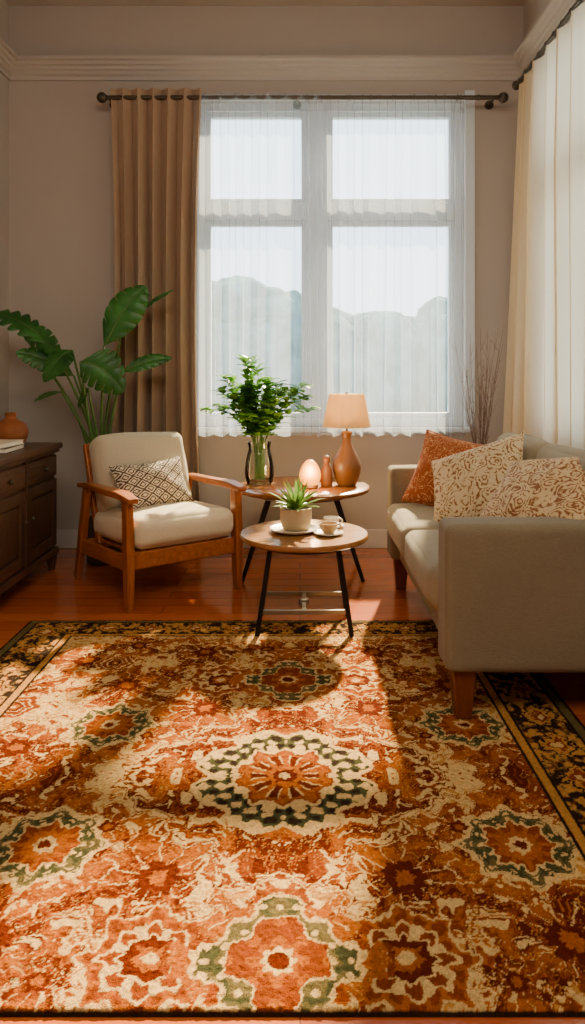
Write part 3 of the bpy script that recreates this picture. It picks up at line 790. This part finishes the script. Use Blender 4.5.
# ---------------------------------------------------------------- dry branches in floor vase
bc=Vector((1.14,4.52,0))
g=G('vase_with_dry_branches',bc)
lathe('vase',smoothprof([(0,0),(.07,0),(.10,.12),(.10,.3),(.06,.48),(.04,.55),(.05,.6)],5)+[(.042,.6),(.034,.55)],M['terra'],g,bc)
L=[];rnd=random.Random(21)
for i in range(26):
    a=rnd.uniform(0,6.28);sp=rnd.uniform(.02,.2)
    tip=bc+Vector((math.cos(a)*sp,math.sin(a)*sp*.6,rnd.uniform(1.05,1.5)))
    b0=bc+Vector((0,0,.35)); m=bc+Vector((math.cos(a)*.015,math.sin(a)*.015,.62)); mm=m.lerp(tip,.5)+Vector((rnd.uniform(-.02,.02),0,0))
    q=[Vector(v) for v in smoothprof([tuple(b0),tuple(m),tuple(mm),tuple(tip)],5)]
    L.append(tube_data(q,[.0026-.0018*j/len(q) for j in range(len(q))],5))
    for j in range(7,len(q)-1,2):
        e=q[j]+Vector((rnd.uniform(-.06,.06),rnd.uniform(-.04,.04),rnd.uniform(.05,.12)))
        L.append(tube_data([q[j],e],[.0013,.0007],4))
V,Fc=join(L); mk('branches',V,Fc,M['twig'],g)

# ---------------------------------------------------------------- outside: hedge and round tree crowns
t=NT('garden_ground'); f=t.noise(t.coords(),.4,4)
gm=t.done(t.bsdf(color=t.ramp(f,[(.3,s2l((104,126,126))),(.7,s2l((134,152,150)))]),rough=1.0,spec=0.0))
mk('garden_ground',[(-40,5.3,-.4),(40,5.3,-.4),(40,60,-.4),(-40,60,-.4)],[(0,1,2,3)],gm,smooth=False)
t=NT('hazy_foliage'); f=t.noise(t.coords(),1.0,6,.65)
hm=t.done(t.bsdf(color=t.ramp(f,[(.35,s2l((62,92,88))),(.65,s2l((120,146,142)))]),rough=1.0,spec=0.0))  # distance haze is put into the foliage colour as pale blue-green
from mathutils import noise as NO
L=[];rnd=random.Random(8)
def crown(c,s,i):
    bm=bmesh.new(); bmesh.ops.create_icosphere(bm,subdivisions=4,radius=1); V=[]
    for v in bm.verts:
        o_=Vector((i*5,0,0)); n=NO.noise(v.co*1.8+o_)*.16+NO.noise(v.co*5+o_)*.08
        p=v.co*(1+n); V.append(c+Vector((p.x*s[0],p.y*s[1],p.z*s[2])))
    L.append((V,[tuple(v.index for v in f.verts) for f in bm.faces])); bm.free()
for i in range(34):
    x=-19+1.15*i+rnd.uniform(-.3,.3)
    crown(Vector((x,32+rnd.uniform(-1,1),1.2)),(1.7,1.4,2.6),i)
    crown(Vector((x+rnd.uniform(-.4,.4),33+rnd.uniform(-1,1),3.3+.7*math.sin(i*.55)+rnd.uniform(-.3,.3))),(1.7,1.5,1.5),i+50)
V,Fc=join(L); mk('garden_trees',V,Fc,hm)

# ---------------------------------------------------------------- lights
w=bpy.data.worlds.new('sky'); scene.world=w; w.use_nodes=True; nt=w.node_tree; nt.nodes.clear()
o=nt.nodes.new('ShaderNodeOutputWorld'); bg=nt.nodes.new('ShaderNodeBackground'); tc=nt.nodes.new('ShaderNodeTexCoord')
sp=nt.nodes.new('ShaderNodeSeparateXYZ'); rp=nt.nodes.new('ShaderNodeValToRGB')
nt.links.new(tc.outputs['Generated'],sp.inputs[0]); nt.links.new(sp.outputs[2],rp.inputs[0]); nt.links.new(rp.outputs[0],bg.inputs[0]); nt.links.new(bg.outputs[0],o.inputs[0])
rp.color_ramp.elements[0].color=(.78,.91,1,1); rp.color_ramp.elements[1].color=(.52,.75,1,1)
bg.inputs[1].default_value=5.2
sd=bpy.data.lights.new('sun','SUN'); sd.energy=42; sd.angle=math.radians(2.2); sd.color=(1,.79,.46)
so=bpy.data.objects.new('sun',sd); so.rotation_euler=Vector((-.27,-1,-.76)).to_track_quat('-Z','Y').to_euler(); scene.collection.objects.link(so)
ad=bpy.data.lights.new('added_fill_light','AREA'); ad.energy=120; ad.shape='RECTANGLE'; ad.size=2.6; ad.size_y=2.0; ad.color=(1,.86,.68)  # unseen warm area light added above the camera to fill the room, no fixture
ao=bpy.data.objects.new('added_fill_light',ad); ao.location=(0,.2,3.6); ao.rotation_euler=(math.radians(28),0,0); scene.collection.objects.link(ao)
for n,l,e,r in(('candle_light',cc+Vector((0,-.09,.12)),9,.05),('lamp_light',lc+Vector((0,0,.47)),12.0,.03)):
    pd=bpy.data.lights.new(n,'POINT'); pd.energy=e; pd.shadow_soft_size=r; pd.color=(1,.64,.28)
    po=bpy.data.objects.new(n,pd); po.location=l; scene.collection.objects.link(po)

# ---------------------------------------------------------------- camera
cd=bpy.data.cameras.new('camera'); cd.sensor_width=36; cd.sensor_fit='AUTO'; cd.lens=F/1024*36
cd.shift_x=-7.5/1024; cd.shift_y=-137/1024; cd.clip_start=.05
co=bpy.data.objects.new('camera',cd); co.location=(0,0,H); co.rotation_euler=(math.pi/2,0,0); scene.collection.objects.link(co)
scene.camera=co
